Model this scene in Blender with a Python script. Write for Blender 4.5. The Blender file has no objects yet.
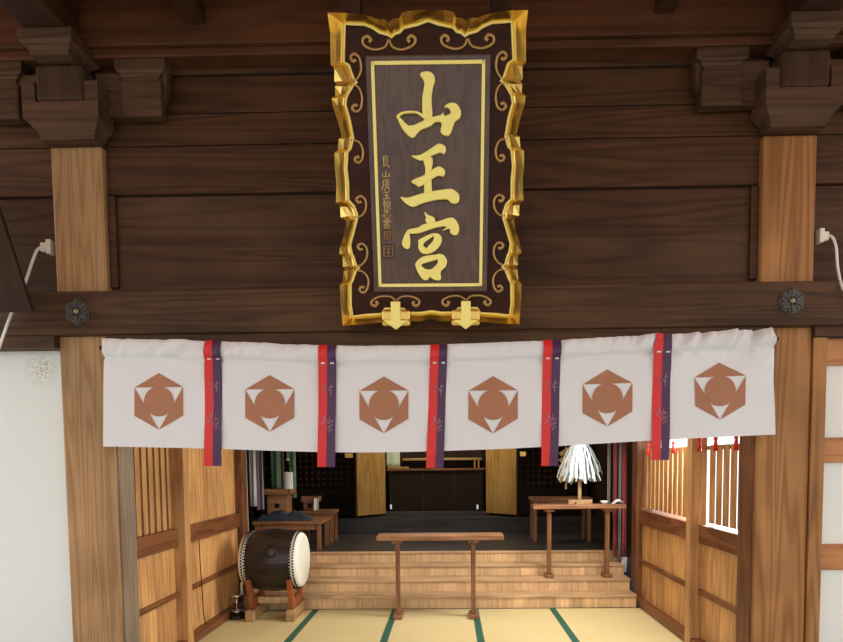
import bpy, math, random
from mathutils import Vector, Matrix
random.seed(7)
scene = bpy.context.scene
COL = scene.collection

# ------------------------------------------------------------------ camera model (metres; X right, Y into the hall, Z up)
F, CX, CY, EYE = 630.0, 438.145, 500.008, 1.47
YAW, PITCH, ROLL = .0170771728, .0609639721, .0091463742
def _axes():
    cy, sy = math.cos(YAW), math.sin(YAW)
    f = Vector((-sy*math.cos(PITCH), cy*math.cos(PITCH), -math.sin(PITCH)))
    r = Vector((cy, sy, 0)); d = f.cross(r)
    c, s = math.cos(ROLL), math.sin(ROLL)
    return c*r+s*d, c*d-s*r, f
AR, AD, AF = _axes()
def ray(x, y): return AR*((x-CX)/F) + AD*((y-CY)/F) + AF
def at_y(x, y, Y):
    d = ray(x, y); t = Y/d.y; return Vector((d.x*t, Y, EYE+d.z*t))
def at_z(x, y, Z):
    d = ray(x, y); t = (Z-EYE)/d.z; return Vector((d.x*t, d.y*t, Z))
def at_x(x, y, X):
    d = ray(x, y); t = X/d.x; return Vector((X, d.y*t, EYE+d.z*t))
cam = bpy.data.cameras.new('camera'); co = bpy.data.objects.new('camera', cam); COL.objects.link(co)
cam.sensor_width = 36; cam.lens = F/843*36
cam.shift_x = (421.5-CX)/843; cam.shift_y = (CY-321)/843
cam.clip_start = .05; cam.clip_end = 200
m = Matrix.Identity(4)
for i in range(3):
    m[i][0] = AR[i]; m[i][1] = -AD[i]; m[i][2] = -AF[i]
m[2][3] = EYE
co.matrix_world = m
scene.camera = co

# ------------------------------------------------------------------ materials
def S(r, g, b):
    f = lambda c: (c/255/12.92) if c <= 10 else ((c/255+.055)/1.055)**2.4
    return (f(r), f(g), f(b), 1)
def nodes(name):
    mt = bpy.data.materials.new(name); mt.use_nodes = True
    nt = mt.node_tree; return mt, nt, nt.nodes['Principled BSDF']
def plain(name, col, rough=.6, metal=0, bump=0, bscale=40, var=0, spec=None, sheen=0):
    mt, nt, b = nodes(name)
    b.inputs['Base Color'].default_value = col; b.inputs['Roughness'].default_value = rough; b.inputs['Metallic'].default_value = metal
    if spec is not None: b.inputs['Specular IOR Level'].default_value = spec
    if sheen: b.inputs['Sheen Weight'].default_value = sheen
    if bump or var:
        tc = nt.nodes.new('ShaderNodeTexCoord'); n = nt.nodes.new('ShaderNodeTexNoise')
        n.inputs['Scale'].default_value = bscale; n.inputs['Detail'].default_value = 4
        nt.links.new(tc.outputs['Object'], n.inputs['Vector'])
        if bump:
            bp = nt.nodes.new('ShaderNodeBump'); bp.inputs['Strength'].default_value = bump; bp.inputs['Distance'].default_value = .01
            nt.links.new(n.outputs['Fac'], bp.inputs['Height']); nt.links.new(bp.outputs['Normal'], b.inputs['Normal'])
        if var:
            mx = nt.nodes.new('ShaderNodeMix'); mx.data_type = 'RGBA'
            mx.inputs['A'].default_value = tuple(c*(1-var) for c in col[:3])+(1,)
            mx.inputs['B'].default_value = tuple(min(1, c*(1+var)) for c in col[:3])+(1,)
            nt.links.new(n.outputs['Fac'], mx.inputs['Factor']); nt.links.new(mx.outputs['Result'], b.inputs['Base Color'])
    return mt
def wood(name, light, dark, axis='X', width=5.0, rings=9.0, rough=.55, island=.15, fine=.35, stain=None, stretch=.09, spec=.35):
    """flat-sawn timber: contour lines of a stretched noise make the cathedral grain"""
    mt, nt, b = nodes(name); N, L = nt.nodes, nt.links
    tc = N.new('ShaderNodeTexCoord'); geo = N.new('ShaderNodeNewGeometry')
    ad = N.new('ShaderNodeVectorMath'); ad.operation = 'MULTIPLY_ADD'
    L.new(geo.outputs['Random Per Island'], ad.inputs[0]); ad.inputs[1].default_value = (13, 17, 11); L.new(tc.outputs['Object'], ad.inputs[2])
    def mapped(across, along):
        mp = N.new('ShaderNodeMapping'); s = [across]*3; s['XYZ'.index(axis)] = along
        mp.inputs['Scale'].default_value = s; L.new(ad.outputs[0], mp.inputs['Vector']); return mp
    mp = mapped(width, width*stretch)
    n1 = N.new('ShaderNodeTexNoise'); n1.inputs['Scale'].default_value = 1; n1.inputs['Detail'].default_value = 1.5; n1.inputs['Distortion'].default_value = .2
    L.new(mp.outputs[0], n1.inputs['Vector'])
    mu = N.new('ShaderNodeMath'); mu.operation = 'MULTIPLY'; mu.inputs[1].default_value = rings*6.283; L.new(n1.outputs['Fac'], mu.inputs[0])
    si = N.new('ShaderNodeMath'); si.operation = 'SINE'; L.new(mu.outputs[0], si.inputs[0])
    mr = N.new('ShaderNodeMapRange'); mr.inputs['From Min'].default_value = -1; mr.inputs['From Max'].default_value = 1; L.new(si.outputs[0], mr.inputs['Value'])
    pw = N.new('ShaderNodeMath'); pw.operation = 'POWER'; pw.inputs[1].default_value = 1.8; L.new(mr.outputs[0], pw.inputs[0])
    mp2 = mapped(60, 2.0); n2 = N.new('ShaderNodeTexNoise'); n2.inputs['Scale'].default_value = 1; n2.inputs['Detail'].default_value = 3; L.new(mp2.outputs[0], n2.inputs['Vector'])
    mixf = N.new('ShaderNodeMath'); mixf.operation = 'MULTIPLY_ADD'; mixf.inputs[1].default_value = fine; L.new(n2.outputs['Fac'], mixf.inputs[0])
    sc = N.new('ShaderNodeMath'); sc.operation = 'MULTIPLY'; sc.inputs[1].default_value = 1-fine; L.new(pw.outputs[0], sc.inputs[0]); L.new(sc.outputs[0], mixf.inputs[2])
    mx = N.new('ShaderNodeMix'); mx.data_type = 'RGBA'; mx.inputs['A'].default_value = light; mx.inputs['B'].default_value = dark
    L.new(mixf.outputs[0], mx.inputs['Factor'])
    # slow blotches and board to board variation
    n3 = N.new('ShaderNodeTexNoise'); n3.inputs['Scale'].default_value = 2.2; n3.inputs['Detail'].default_value = 3; L.new(ad.outputs[0], n3.inputs['Vector'])
    v1 = N.new('ShaderNodeMapRange'); v1.inputs['From Min'].default_value = .3; v1.inputs['From Max'].default_value = .7
    v1.inputs['To Min'].default_value = .78; v1.inputs['To Max'].default_value = 1.15; L.new(n3.outputs['Fac'], v1.inputs['Value'])
    v2 = N.new('ShaderNodeMapRange'); v2.inputs['To Min'].default_value = 1-island; v2.inputs['To Max'].default_value = 1+island; L.new(geo.outputs['Random Per Island'], v2.inputs['Value'])
    vm = N.new('ShaderNodeMath'); vm.operation = 'MULTIPLY'; L.new(v1.outputs[0], vm.inputs[0]); L.new(v2.outputs[0], vm.inputs[1])
    hs = N.new('ShaderNodeHueSaturation'); L.new(vm.outputs[0], hs.inputs['Value']); L.new(mx.outputs['Result'], hs.inputs['Color'])
    out = hs.outputs[0]
    if stain:      # pale weathered bloom in blotches
        mp4 = mapped(3, .8); n4 = N.new('ShaderNodeTexNoise'); n4.inputs['Scale'].default_value = 1; n4.inputs['Detail'].default_value = 5; L.new(mp4.outputs[0], n4.inputs['Vector'])
        r4 = N.new('ShaderNodeMapRange'); r4.inputs['From Min'].default_value = .55; r4.inputs['From Max'].default_value = .8; r4.inputs['To Max'].default_value = .55; L.new(n4.outputs['Fac'], r4.inputs['Value'])
        m4 = N.new('ShaderNodeMix'); m4.data_type = 'RGBA'; m4.inputs['B'].default_value = stain
        L.new(r4.outputs[0], m4.inputs['Factor']); L.new(out, m4.inputs['A']); out = m4.outputs['Result']
    L.new(out, b.inputs['Base Color'])
    b.inputs['Roughness'].default_value = rough; b.inputs['Specular IOR Level'].default_value = spec
    bp = N.new('ShaderNodeBump'); bp.inputs['Strength'].default_value = .25; bp.inputs['Distance'].default_value = .004
    L.new(mixf.outputs[0], bp.inputs['Height']); L.new(bp.outputs[0], b.inputs['Normal'])
    return mt

M = {}
M['plank'] = wood('dark aged plank', S(90, 60, 36), S(54, 34, 19), 'X', 6, 9, .55, .14, .5, S(98, 76, 56), stretch=.05, spec=.2)
M['beam'] = wood('dark beam', S(94, 65, 40), S(57, 37, 21), 'X', 7, 8, .55, .08, .5, stretch=.05, spec=.2)
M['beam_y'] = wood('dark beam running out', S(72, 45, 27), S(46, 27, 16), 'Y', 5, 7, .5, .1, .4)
M['beam_z'] = wood('dark upright board', S(70, 46, 30), S(46, 29, 18), 'Z', 5, 6, .6, 0, .5, stretch=.05, spec=.15)
M['keta'] = wood('reddish upper beam', S(98, 62, 38), S(66, 40, 23), 'X', 5, 6, .55, .1, .5, stretch=.05, spec=.2)
M['bracket'] = wood('weathered grey bracket', S(96, 70, 51), S(62, 44, 31), 'X', 8, 6, .7, .18, .5, S(116, 92, 70), stretch=.08, spec=.2)
M['bracket_y'] = wood('weathered grey bracket along', S(84, 60, 44), S(56, 39, 28), 'Z', 6, 5, .7, .12, .5, S(104, 80, 58), spec=.2)
M['eave'] = wood('warm ceiling board', S(232, 138, 56), S(196, 104, 36), 'X', 4, 5, .55, .12, .3)
M['pillar_l'] = wood('tan pillar wood', S(182, 143, 99), S(142, 104, 65), 'Z', 9, 10, .5, .0, .5, stretch=.045, spec=.25)
M['pillar_r'] = wood('orange pillar wood', S(176, 125, 72), S(130, 84, 43), 'Z', 7, 10, .5, .0, .4, stretch=.04, spec=.25)
M['jamb'] = wood('brown jamb wood', S(130, 84, 50), S(92, 54, 30), 'Z', 6, 7, .5, .1, .4)
M['board'] = wood('honey wall board', S(216, 168, 108), S(178, 126, 74), 'Z', 8, 7, .5, .16, .4)
M['slat'] = wood('honey slat', S(206, 158, 102), S(166, 116, 68), 'Z', 8, 6, .5, .16, .4)
M['rail'] = wood('red brown rail', S(140, 88, 52), S(96, 56, 32), 'Y', 7, 7, .45, .12, .4)
M['post'] = wood('light inner post', S(206, 158, 104), S(172, 122, 74), 'Z', 8, 7, .5, .1, .4)
M['step'] = wood('step riser wood', S(222, 186, 138), S(186, 148, 104), 'Z', 16, 4, .5, .12, .5)
M['tread'] = wood('worn tread wood', S(206, 172, 130), S(162, 128, 92), 'X', 6, 7, .5, .08, .5)
M['table'] = wood('reddish table wood', S(164, 116, 80), S(122, 80, 50), 'X', 9, 6, .45, .1, .4)
M['leg'] = wood('reddish leg wood', S(150, 102, 68), S(112, 70, 44), 'Z', 9, 6, .45, .1, .4)
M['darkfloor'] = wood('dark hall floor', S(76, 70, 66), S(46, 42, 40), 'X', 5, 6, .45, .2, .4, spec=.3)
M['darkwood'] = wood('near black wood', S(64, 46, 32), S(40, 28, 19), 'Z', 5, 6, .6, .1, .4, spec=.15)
M['lacquer'] = plain('dark lacquer', S(42, 28, 18), .5, var=.2, bscale=5, spec=.12)
M['door'] = wood('golden brown door', S(188, 148, 84), S(152, 110, 54), 'Z', 7, 7, .4, .05, .4, stretch=.05)
M['white'] = plain('white plaster', S(226, 230, 224), .8, var=.03, bscale=3, bump=.05)
M['paper'] = plain('white paper', S(232, 232, 224), .85, var=.02, bscale=3)
M['cloth'] = plain('white cotton', S(227, 227, 226), .85, bump=.12, bscale=500, sheen=.1)
M['crest'] = plain('copper brown print', S(170, 116, 84), .7, var=.14, bscale=9)
M['red'] = plain('red ribbon', S(214, 34, 28), .5, sheen=.05)
M['purple'] = plain('purple ribbon', S(72, 32, 74), .5, sheen=.05)
M['motif'] = plain('silver thread', S(176, 130, 150), .5)
M['stitch'] = plain('white thread', S(236, 232, 226), .8)
M['gold'] = plain('gold leaf rim', (.95, .68, .20, 1), .28, 1, bump=.05, bscale=25)
M['goldtext'] = plain('bright gold leaf', (1, .88, .24, 1), .38, .1, bump=.1, bscale=90)
M['smallgold'] = plain('thin gold strokes', (.62, .43, .16, 1), .45, .4)
M['goldline'] = plain('pale gold line', (1, .86, .26, 1), .42, .15)
M['bronze'] = plain('dull gilt scroll', (.46, .29, .11, 1), .4, .75)
M['lacquer_red'] = wood('red brown lacquer board', S(64, 30, 14), S(46, 21, 9), 'X', 4, 5, .4, 0, .4, spec=.15)
M['face'] = wood('grey brown face board', S(104, 82, 70), S(80, 61, 51), 'Z', 7, 8, .3, 0, .5, stretch=.05, spec=.4)
M['seal'] = plain('dark red seal', S(74, 48, 44), .6)
M['iron'] = plain('dark iron', S(86, 82, 76), .4, .7, bump=.6, bscale=120, var=.7)
M['ironpale'] = plain('worn metal', S(170, 150, 120), .4, .5)
M['plastic'] = plain('cream plastic', S(228, 222, 200), .4)
M['cord'] = plain('white cord', S(236, 234, 226), .4)
M['tatami_edge'] = plain('green cloth edging', S(40, 92, 72), .8, bump=.1, bscale=300)
M['drum'] = wood('dark drum body', S(52, 41, 35), S(34, 27, 23), 'X', 5, 5, .28, 0, .3)
M['skin'] = plain('drum skin', S(236, 236, 222), .6, var=.03, bscale=6)
M['stud'] = plain('drum stud', S(40, 34, 30), .35, .7)
M['stand'] = wood('orange stand wood', S(180, 104, 54), S(136, 72, 34), 'Z', 9, 5, .5, .1, .4)
M['foot'] = wood('pale foot wood', S(196, 160, 112), S(156, 122, 80), 'Y', 9, 5, .5, .1, .4)
M['shide'] = plain('bluish white paper', S(226, 236, 240), .8)
M['grey_jamb'] = wood('grey tan jamb', S(150, 132, 110), S(120, 102, 82), 'Z', 8, 8, .55, .1, .5, stretch=.05)
M['chrome'] = plain('chrome', (.8, .8, .82, 1), .15, 1)
M['black'] = plain('black glass', S(20, 20, 20), .15)
M['navy'] = plain('navy cloth', S(40, 46, 58), .85, bump=.4, bscale=25, var=.3)
M['silk_green'] = plain('green silk', S(112, 150, 118), .6, sheen=.3)
M['silk_white'] = plain('white silk', S(190, 186, 190), .6, sheen=.3)
M['silk_purple'] = plain('mauve silk', S(96, 66, 92), .6, sheen=.3)
M['silk_red'] = plain('red silk', S(150, 40, 44), .6, sheen=.3)
M['silk_grey'] = plain('grey silk', S(138, 134, 134), .6, sheen=.3)
M['silk_orange'] = plain('orange silk', S(150, 96, 60), .6, sheen=.3)
M['paleg'] = plain('pale green paper', S(214, 226, 196), .8)
M['stone'] = plain('pale paving', S(182, 176, 165), .9, bump=.2, bscale=6, var=.08)
M['goldpaper'] = plain('gold paper', (.75, .52, .2, 1), .45, .4)

def tatami_mat():
    mt, nt, b = nodes('tatami rush'); N, L = nt.nodes, nt.links
    tc = N.new('ShaderNodeTexCoord'); mp = N.new('ShaderNodeMapping'); mp.inputs['Scale'].default_value = (3, 160, 3)
    L.new(tc.outputs['Object'], mp.inputs[0]); n = N.new('ShaderNodeTexNoise'); n.inputs['Scale'].default_value = 1; n.inputs['Detail'].default_value = 3
    L.new(mp.outputs[0], n.inputs['Vector'])
    n2 = N.new('ShaderNodeTexNoise'); n2.inputs['Scale'].default_value = 1.7; L.new(tc.outputs['Object'], n2.inputs['Vector'])
    mx = N.new('ShaderNodeMix'); mx.data_type = 'RGBA'; mx.inputs['A'].default_value = S(188, 170, 116); mx.inputs['B'].default_value = S(224, 208, 156)
    ad = N.new('ShaderNodeMath'); ad.operation = 'MULTIPLY_ADD'; ad.inputs[1].default_value = .6; L.new(n.outputs['Fac'], ad.inputs[0])
    s = N.new('ShaderNodeMath'); s.operation = 'MULTIPLY'; s.inputs[1].default_value = .4; L.new(n2.outputs['Fac'], s.inputs[0]); L.new(s.outputs[0], ad.inputs[2])
    L.new(ad.outputs[0], mx.inputs['Factor']); L.new(mx.outputs['Result'], b.inputs['Base Color'])
    bp = N.new('ShaderNodeBump'); bp.inputs['Strength'].default_value = .2; bp.inputs['Distance'].default_value = .003
    L.new(n.outputs['Fac'], bp.inputs['Height']); L.new(bp.outputs[0], b.inputs['Normal']); b.inputs['Roughness'].default_value = .6
    return mt
M['tatami'] = tatami_mat()
def stained_plaster():
    """white panel with one brown speckled patch near its top corner"""
    mt, nt, b = nodes('white plaster with stain'); N, L = nt.nodes, nt.links
    tc = N.new('ShaderNodeTexCoord')
    sp = N.new('ShaderNodeVectorMath'); sp.operation = 'DISTANCE'; L.new(tc.outputs['Object'], sp.inputs[0])
    p = at_y(42, 368, 4.06); sp.inputs[1].default_value = p
    mr = N.new('ShaderNodeMapRange'); mr.inputs['From Min'].default_value = .03; mr.inputs['From Max'].default_value = .14; mr.inputs['To Min'].default_value = 1; mr.inputs['To Max'].default_value = 0
    L.new(sp.outputs['Value'], mr.inputs['Value'])
    n = N.new('ShaderNodeTexNoise'); n.inputs['Scale'].default_value = 90; n.inputs['Detail'].default_value = 4; L.new(tc.outputs['Object'], n.inputs['Vector'])
    r2 = N.new('ShaderNodeMapRange'); r2.inputs['From Min'].default_value = .45; r2.inputs['From Max'].default_value = .7; L.new(n.outputs['Fac'], r2.inputs['Value'])
    mu = N.new('ShaderNodeMath'); mu.operation = 'MULTIPLY'; L.new(mr.outputs[0], mu.inputs[0]); L.new(r2.outputs[0], mu.inputs[1])
    mx = N.new('ShaderNodeMix'); mx.data_type = 'RGBA'; mx.inputs['A'].default_value = S(228, 231, 224); mx.inputs['B'].default_value = S(168, 150, 120)
    L.new(mu.outputs[0], mx.inputs['Factor']); L.new(mx.outputs['Result'], b.inputs['Base Color']); b.inputs['Roughness'].default_value = .8
    return mt
M['stained'] = stained_plaster()

# ------------------------------------------------------------------ mesh builder
class MB:
    def __init__(s): s.v = []; s.f = []
    def add(s, vs, fs):
        o = len(s.v); s.v += [Vector(v) for v in vs]; s.f += [tuple(i+o for i in f) for f in fs]; return s
    def box(s, x0, x1, y0, y1, z0, z1):
        return s.add([(x0, y0, z0), (x1, y0, z0), (x1, y1, z0), (x0, y1, z0), (x0, y0, z1), (x1, y0, z1), (x1, y1, z1), (x0, y1, z1)],
                     [(0, 3, 2, 1), (4, 5, 6, 7), (0, 1, 5, 4), (1, 2, 6, 5), (2, 3, 7, 6), (3, 0, 4, 7)])
    def frustum(s, x, y, z0, z1, a0, b0, a1, b1):
        """block on centre x, y: half sizes a0, b0 at z0 and a1, b1 at z1"""
        v = [(x+sx*a, y+sy*b, z) for a, b, z in ((a0, b0, z0), (a1, b1, z1)) for sx, sy in ((-1, -1), (1, -1), (1, 1), (-1, 1))]
        return s.add(v, [(0, 3, 2, 1), (4, 5, 6, 7), (0, 1, 5, 4), (1, 2, 6, 5), (2, 3, 7, 6), (3, 0, 4, 7)])
    def prism(s, pts, off):
        """polygon in space pushed along off"""
        n = len(pts); off = Vector(off); a = [Vector(p) for p in pts]
        nrm = Vector((0, 0, 0))
        for i in range(n): nrm += a[i].cross(a[(i+1) % n])
        if nrm.dot(off) > 0: a.reverse()
        v = a+[p+off for p in a]
        return s.add(v, [tuple(range(n)), tuple(range(2*n-1, n-1, -1))]+[(i, n+i, n+(i+1) % n, (i+1) % n) for i in range(n)])
    def tube(s, pts, r, n=8, closed=False):
        pts = [Vector(p) for p in pts]; k = len(pts); rs = r if isinstance(r, (list, tuple)) else [r]*k
        up = None; vs = []
        for i, p in enumerate(pts):
            t = (pts[(i+1) % k]-pts[i-1]) if closed else (pts[min(i+1, k-1)]-pts[max(i-1, 0)])
            if t.length < 1e-9: t = Vector((0, 0, 1))
            t.normalize()
            if up is None: up = Vector((0, 0, 1)) if abs(t.z) < .9 else Vector((1, 0, 0))
            a = t.cross(up)
            if a.length < 1e-6: a = t.cross(Vector((0, 1, 0)))
            a.normalize(); b = a.cross(t).normalized(); up = b
            vs += [p+a*(math.cos(2*math.pi*j/n)*rs[i])+b*(math.sin(2*math.pi*j/n)*rs[i]) for j in range(n)]
        fs = [(i*n+j, i*n+(j+1) % n, ((i+1) % k)*n+(j+1) % n, ((i+1) % k)*n+j) for i in range(k if closed else k-1) for j in range(n)]
        if not closed: fs += [tuple(range(n-1, -1, -1)), tuple(range((k-1)*n, k*n))]
        return s.add(vs, fs)
    def lathe(s, o, axis, prof, n=24, cap=True):
        o = Vector(o); ax = Vector(axis).normalized(); a = ax.orthogonal().normalized(); b = ax.cross(a)
        vs = [o+ax*t+(a*math.cos(2*math.pi*j/n)+b*math.sin(2*math.pi*j/n))*r for t, r in prof for j in range(n)]
        k = len(prof); fs = [(i*n+j, i*n+(j+1) % n, (i+1)*n+(j+1) % n, (i+1)*n+j) for i in range(k-1) for j in range(n)]
        if cap: fs += [tuple(range(n-1, -1, -1)), tuple(range((k-1)*n, k*n))]
        return s.add(vs, fs)
    def grid(s, fn, nu, nv):
        vs = [fn(i/nu, j/nv) for j in range(nv+1) for i in range(nu+1)]
        return s.add(vs, [(j*(nu+1)+i, j*(nu+1)+i+1, (j+1)*(nu+1)+i+1, (j+1)*(nu+1)+i) for j in range(nv) for i in range(nu)])
    def build(s, name, mat, parent=None, loc=None, bevel=0, smooth=False, solid=0, seg=2):
        origin = Vector(loc) if loc is not None else Vector((0, 0, 0))
        base = origin
        if parent is not None:
            base = WORLD[parent.name]
        me = bpy.data.meshes.new(name); me.from_pydata([v-base for v in s.v], [], s.f); me.validate(); me.update()
        if smooth:
            for p in me.polygons: p.use_smooth = True
        me.materials.append(mat)
        o = bpy.data.objects.new(name, me); COL.objects.link(o)
        if parent is not None: o.parent = parent; WORLD[o.name] = base
        else: o.location = base; WORLD[o.name] = base
        if solid:
            k = o.modifiers.new('thickness', 'SOLIDIFY'); k.thickness = solid; k.offset = 0
        if bevel:
            k = o.modifiers.new('edge', 'BEVEL'); k.width = bevel; k.segments = seg; k.limit_method = 'ANGLE'; k.angle_limit = .6
        return o
WORLD = {}
def tag(o, label, cat, group=None):
    o['label'] = label; o['category'] = cat
    if group: o['group'] = group
    return o
def struct(o): o['kind'] = 'structure'; return o
def thing(name, label, cat, loc, group=None):
    o = bpy.data.objects.new(name, None); COL.objects.link(o); o.location = loc; o.empty_display_size = .1
    WORLD[o.name] = Vector(loc)
    return tag(o, label, cat, group)
def smooth_path(p, n=6, closed=False):
    p = [Vector(q) for q in p]; k = len(p); out = []
    for i in range(k if closed else k-1):
        a, b, c, d = (p[(i-1) % k], p[i], p[(i+1) % k], p[(i+2) % k]) if closed else (p[max(i-1, 0)], p[i], p[i+1], p[min(i+2, k-1)])
        for j in range(n):
            t = j/n
            out.append(.5*((2*b)+(c-a)*t+(2*a-5*b+4*c-d)*t*t+(3*b-a-3*c+d)*t**3))
    if not closed: out.append(p[-1])
    return out

# ================================================================== THE SETTING
LX, RX = -2.135, 1.935
LW, RW = LX-.03, RX+.03                       # inner faces of the two pillars, and the side walls of the hall
struct(MB().box(-60, 60, -60, 3.4, -.75, -.6).build('ground', M['stone']))
struct(MB().box(-3.4, 3.3, 3.4, 9.7, -.6, -.05).build('floor', M['darkfloor']))
struct(MB().box(-4.5, 4.4, -2.4, 4.3, 4.29, 4.36).build('ceiling_porch', M['eave']))
struct(MB().box(-3.4, 3.3, 4.2, 9.7, 2.75, 2.85).build('ceiling', M['board']))
# front wall above the opening: planks one over another
fw = MB()
zs = [at_y(430, y, 4.1).z for y in (286, 194, 145, 112, 74, 40)]
for i in range(5):
    fw.box(-3.2, 3.1, 4.06-(.025 if i == 1 else 0)+(.012 if i % 2 else 0), 4.2, zs[i]+(.005 if i else -.03), zs[i+1]-.005)
fw.box(LX-.0, LX+.05, 4.035, 4.1, zs[0], zs[1]-.006); fw.box(RX-.05, RX, 4.035, 4.1, zs[0], zs[1]-.006)
struct(fw.build('wall_front', M['plank'], bevel=.006))
# lintel plank under the great beam
lz = at_y(430, 330, 4.05).z
struct(MB().box(LX, RX, 3.96, 4.2, lz-.14, lz+.02).build('trim_1', M['beam'], bevel=.006))
# outer bays beside the pillars
pz = at_y(30, 351, 4.06).z
struct(MB().box(-3.3, -2.46, 4.06, 4.16, -.6, pz).build('wall_left', M['stained'], bevel=.004))
struct(MB().box(-3.3, -2.46, 3.95, 4.16, pz, lz+.02).build('trim_2', M['beam']))
pr = at_y(830, 338, 4.04).z
struct(MB().box(2.262, 3.2, 3.97, 4.16, pr, lz+.02).build('trim_3', M['beam']))

# ---- side walls of the hall
def side_wall(name, X, sgn, mat_open, far_end):
    """sgn = +1 wall on the left with its face towards +X"""
    root = struct(MB().box(X-sgn*.09, X-sgn*.05, 4.22, far_end, 0, .9).build(name, M['board']))
    bd = MB(); y = 4.22
    while y < far_end-.01:                               # vertical wainscot boards
        y1 = min(y+.118+random.uniform(-.01, .01), far_end)
        bd.box(min(X-sgn*.05, X), max(X-sgn*.05, X), y, y1-.003, .02, .9); y = y1
    bd.build('wainscot_board', M['board'], root, bevel=.002)
    def rail(z0, z1, out, nm='rail'):
        a, b = X-sgn*.06, X+sgn*out
        for y0, y1 in ((4.22, 4.9), (5.0, far_end)):
            MB().box(min(a, b), max(a, b), y0, y1, z0, z1).build(nm, M['rail'], root, bevel=.004)
    rail(.82, .962, .03); rail(.418, .458, .026); rail(0, .07, .08, 'base_rail')
    a, b = X-sgn*.03, X+sgn*.09
    MB().box(min(a, b), max(a, b), 4.9, 5.0, 0, 2.75).build('post', M['post'], root, bevel=.004)
    a, b = X-sgn*.10, X+sgn*.06
    MB().box(min(a, b), max(a, b), far_end, far_end+.16, 0, 2.75).build('corner_post', M['jamb'], root, bevel=.004)
    MB().box(min(X-sgn*.13, X+sgn*.03), max(X-sgn*.13, X+sgn*.03), 4.22, far_end, 2.5, 2.75).build('head_panel', M['board'], root)
    return root
wl = side_wall('wall_inner_left', LW, 1, None, 6.38)
wr = side_wall('wall_inner_right', RW, -1, None, 6.42)
# left: close slats in the near bay, boards in the far bay
y = 4.25
while y < 4.87:
    MB().box(LW-.04, LW-.015, y, y+.066, .962, 2.5).build('slat', M['slat'], wl, bevel=.003); y += .100
b = MB(); y = 5.0
while y < 6.36:
    y1 = min(y+.11, 6.38); b.box(LW-.05, LW-.015, y, y1-.004, .962, 2.5); y = y1
b.build('upper_board', M['board'], wl, bevel=.002)
MB().box(LW-.10, LW-.08, 4.22, 6.38, .9, 2.5).build('backing_board', M['darkwood'], wl)
# right: slats standing on the outer side with daylight between and above them
y = 4.25
while y < 4.84:
    MB().box(RW+.012, RW+.02, y, y+.09, .985, 1.575).build('slat', M['slat'], wr, bevel=.002); y += .118
y = 5.02
while y < 6.40:
    MB().box(RW+.012, RW+.02, y, y+.101, .985, 1.575).build('slat', M['slat'], wr, bevel=.002); y += .118
MB().box(RW+.0, RW+.10, 4.22, 6.42, .9, .963).build('sill', M['rail'], wr)
for z in (1.54,):
    MB().box(RW+.021, RW+.034, 4.22, 6.42, z, z+.03).build('slat_batten', M['slat'], wr)

struct(MB().box(LX, LX+.012, 4.03, 4.22, -.05, 2.2).build('trim_4', M['grey_jamb']))
struct(MB().box(RX-.012, RX, 4.03, 4.21, -.05, 2.2).build('trim_5', M['jamb']))
struct(MB().box(-2.85, 2.0, 6.44, 6.54, 1.72, 2.75).build('trim_6', M['darkwood']))  # unseen hanging wall added to keep ceiling light out of the altar hall

# ---- tatami
tx = [-2.125, -1.34, -.545, .253, 1.023, 1.93]
tl = ['straw tatami mat at the left under the drum stand', 'straw tatami mat left of the low rail table, green edging',
      'straw tatami mat between the two legs of the low rail table', 'straw tatami mat right of the low rail table leg',
      'straw tatami mat at the far right beside the slatted wall']
for i in range(5):
    t = thing('tatami_mat', tl[i], 'tatami mat', ((tx[i]+tx[i+1])/2, 5.3, -.05), 'tatami mats on the hall floor')
    MB().box(tx[i]+.002, tx[i+1]-.002, 4.36, 6.22, -.05, -.002).build('rush_surface', M['tatami'], t)
    for x in (tx[i], tx[i+1]-.032):
        MB().box(x+.001, x+.031, 4.36, 6.22, -.004, 0).build('cloth_edging', M['tatami_edge'], t)

# ---- steps up to the altar hall
sz = [0, .13, .25, .365, .485]; sy = [6.23, 6.46, 6.68, 6.88]
st = thing('wooden_steps', 'four wide honey-coloured wooden steps up from the tatami to the dark altar hall', 'steps', (-.1, 6.23, 0))
for k in range(4):
    r = MB(); x = LX+.065; xe = RX-.075
    while x < xe-.01:
        x1 = min(x+.135+random.uniform(-.02, .02), xe); r.box(x, x1-.0006, sy[k]+.012, sy[k]+.03, sz[k], sz[k+1]-.028); x = x1
    ro = r.build('riser', M['step'], st)
    MB().box(LX+.065, RX-.075, sy[k]+.031, sy[k]+.04, sz[k], sz[k+1]-.028).build('riser_backing', M['darkwood'], st)
    ye = sy[k+1]+.03 if k < 3 else sy[k]+.03
    MB().box(LX+.065, RX-.07, sy[k], ye, sz[k+1]-.028, sz[k+1]).build('tread', M['tread'], st, bevel=.006)
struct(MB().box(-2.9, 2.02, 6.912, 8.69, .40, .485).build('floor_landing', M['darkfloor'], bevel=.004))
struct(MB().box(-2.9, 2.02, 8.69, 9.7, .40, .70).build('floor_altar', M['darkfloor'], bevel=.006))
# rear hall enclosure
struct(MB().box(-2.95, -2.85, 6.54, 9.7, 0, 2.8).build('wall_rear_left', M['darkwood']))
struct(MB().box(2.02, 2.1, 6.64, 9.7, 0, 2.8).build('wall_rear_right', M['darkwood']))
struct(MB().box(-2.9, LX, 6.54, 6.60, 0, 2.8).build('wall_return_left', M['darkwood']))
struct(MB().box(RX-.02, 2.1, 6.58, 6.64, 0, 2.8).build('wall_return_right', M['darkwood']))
struct(MB().box(-2.9, 2.02, 9.64, 9.7, .7, 2.8).build('wall_back', M['darkwood']))

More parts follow.
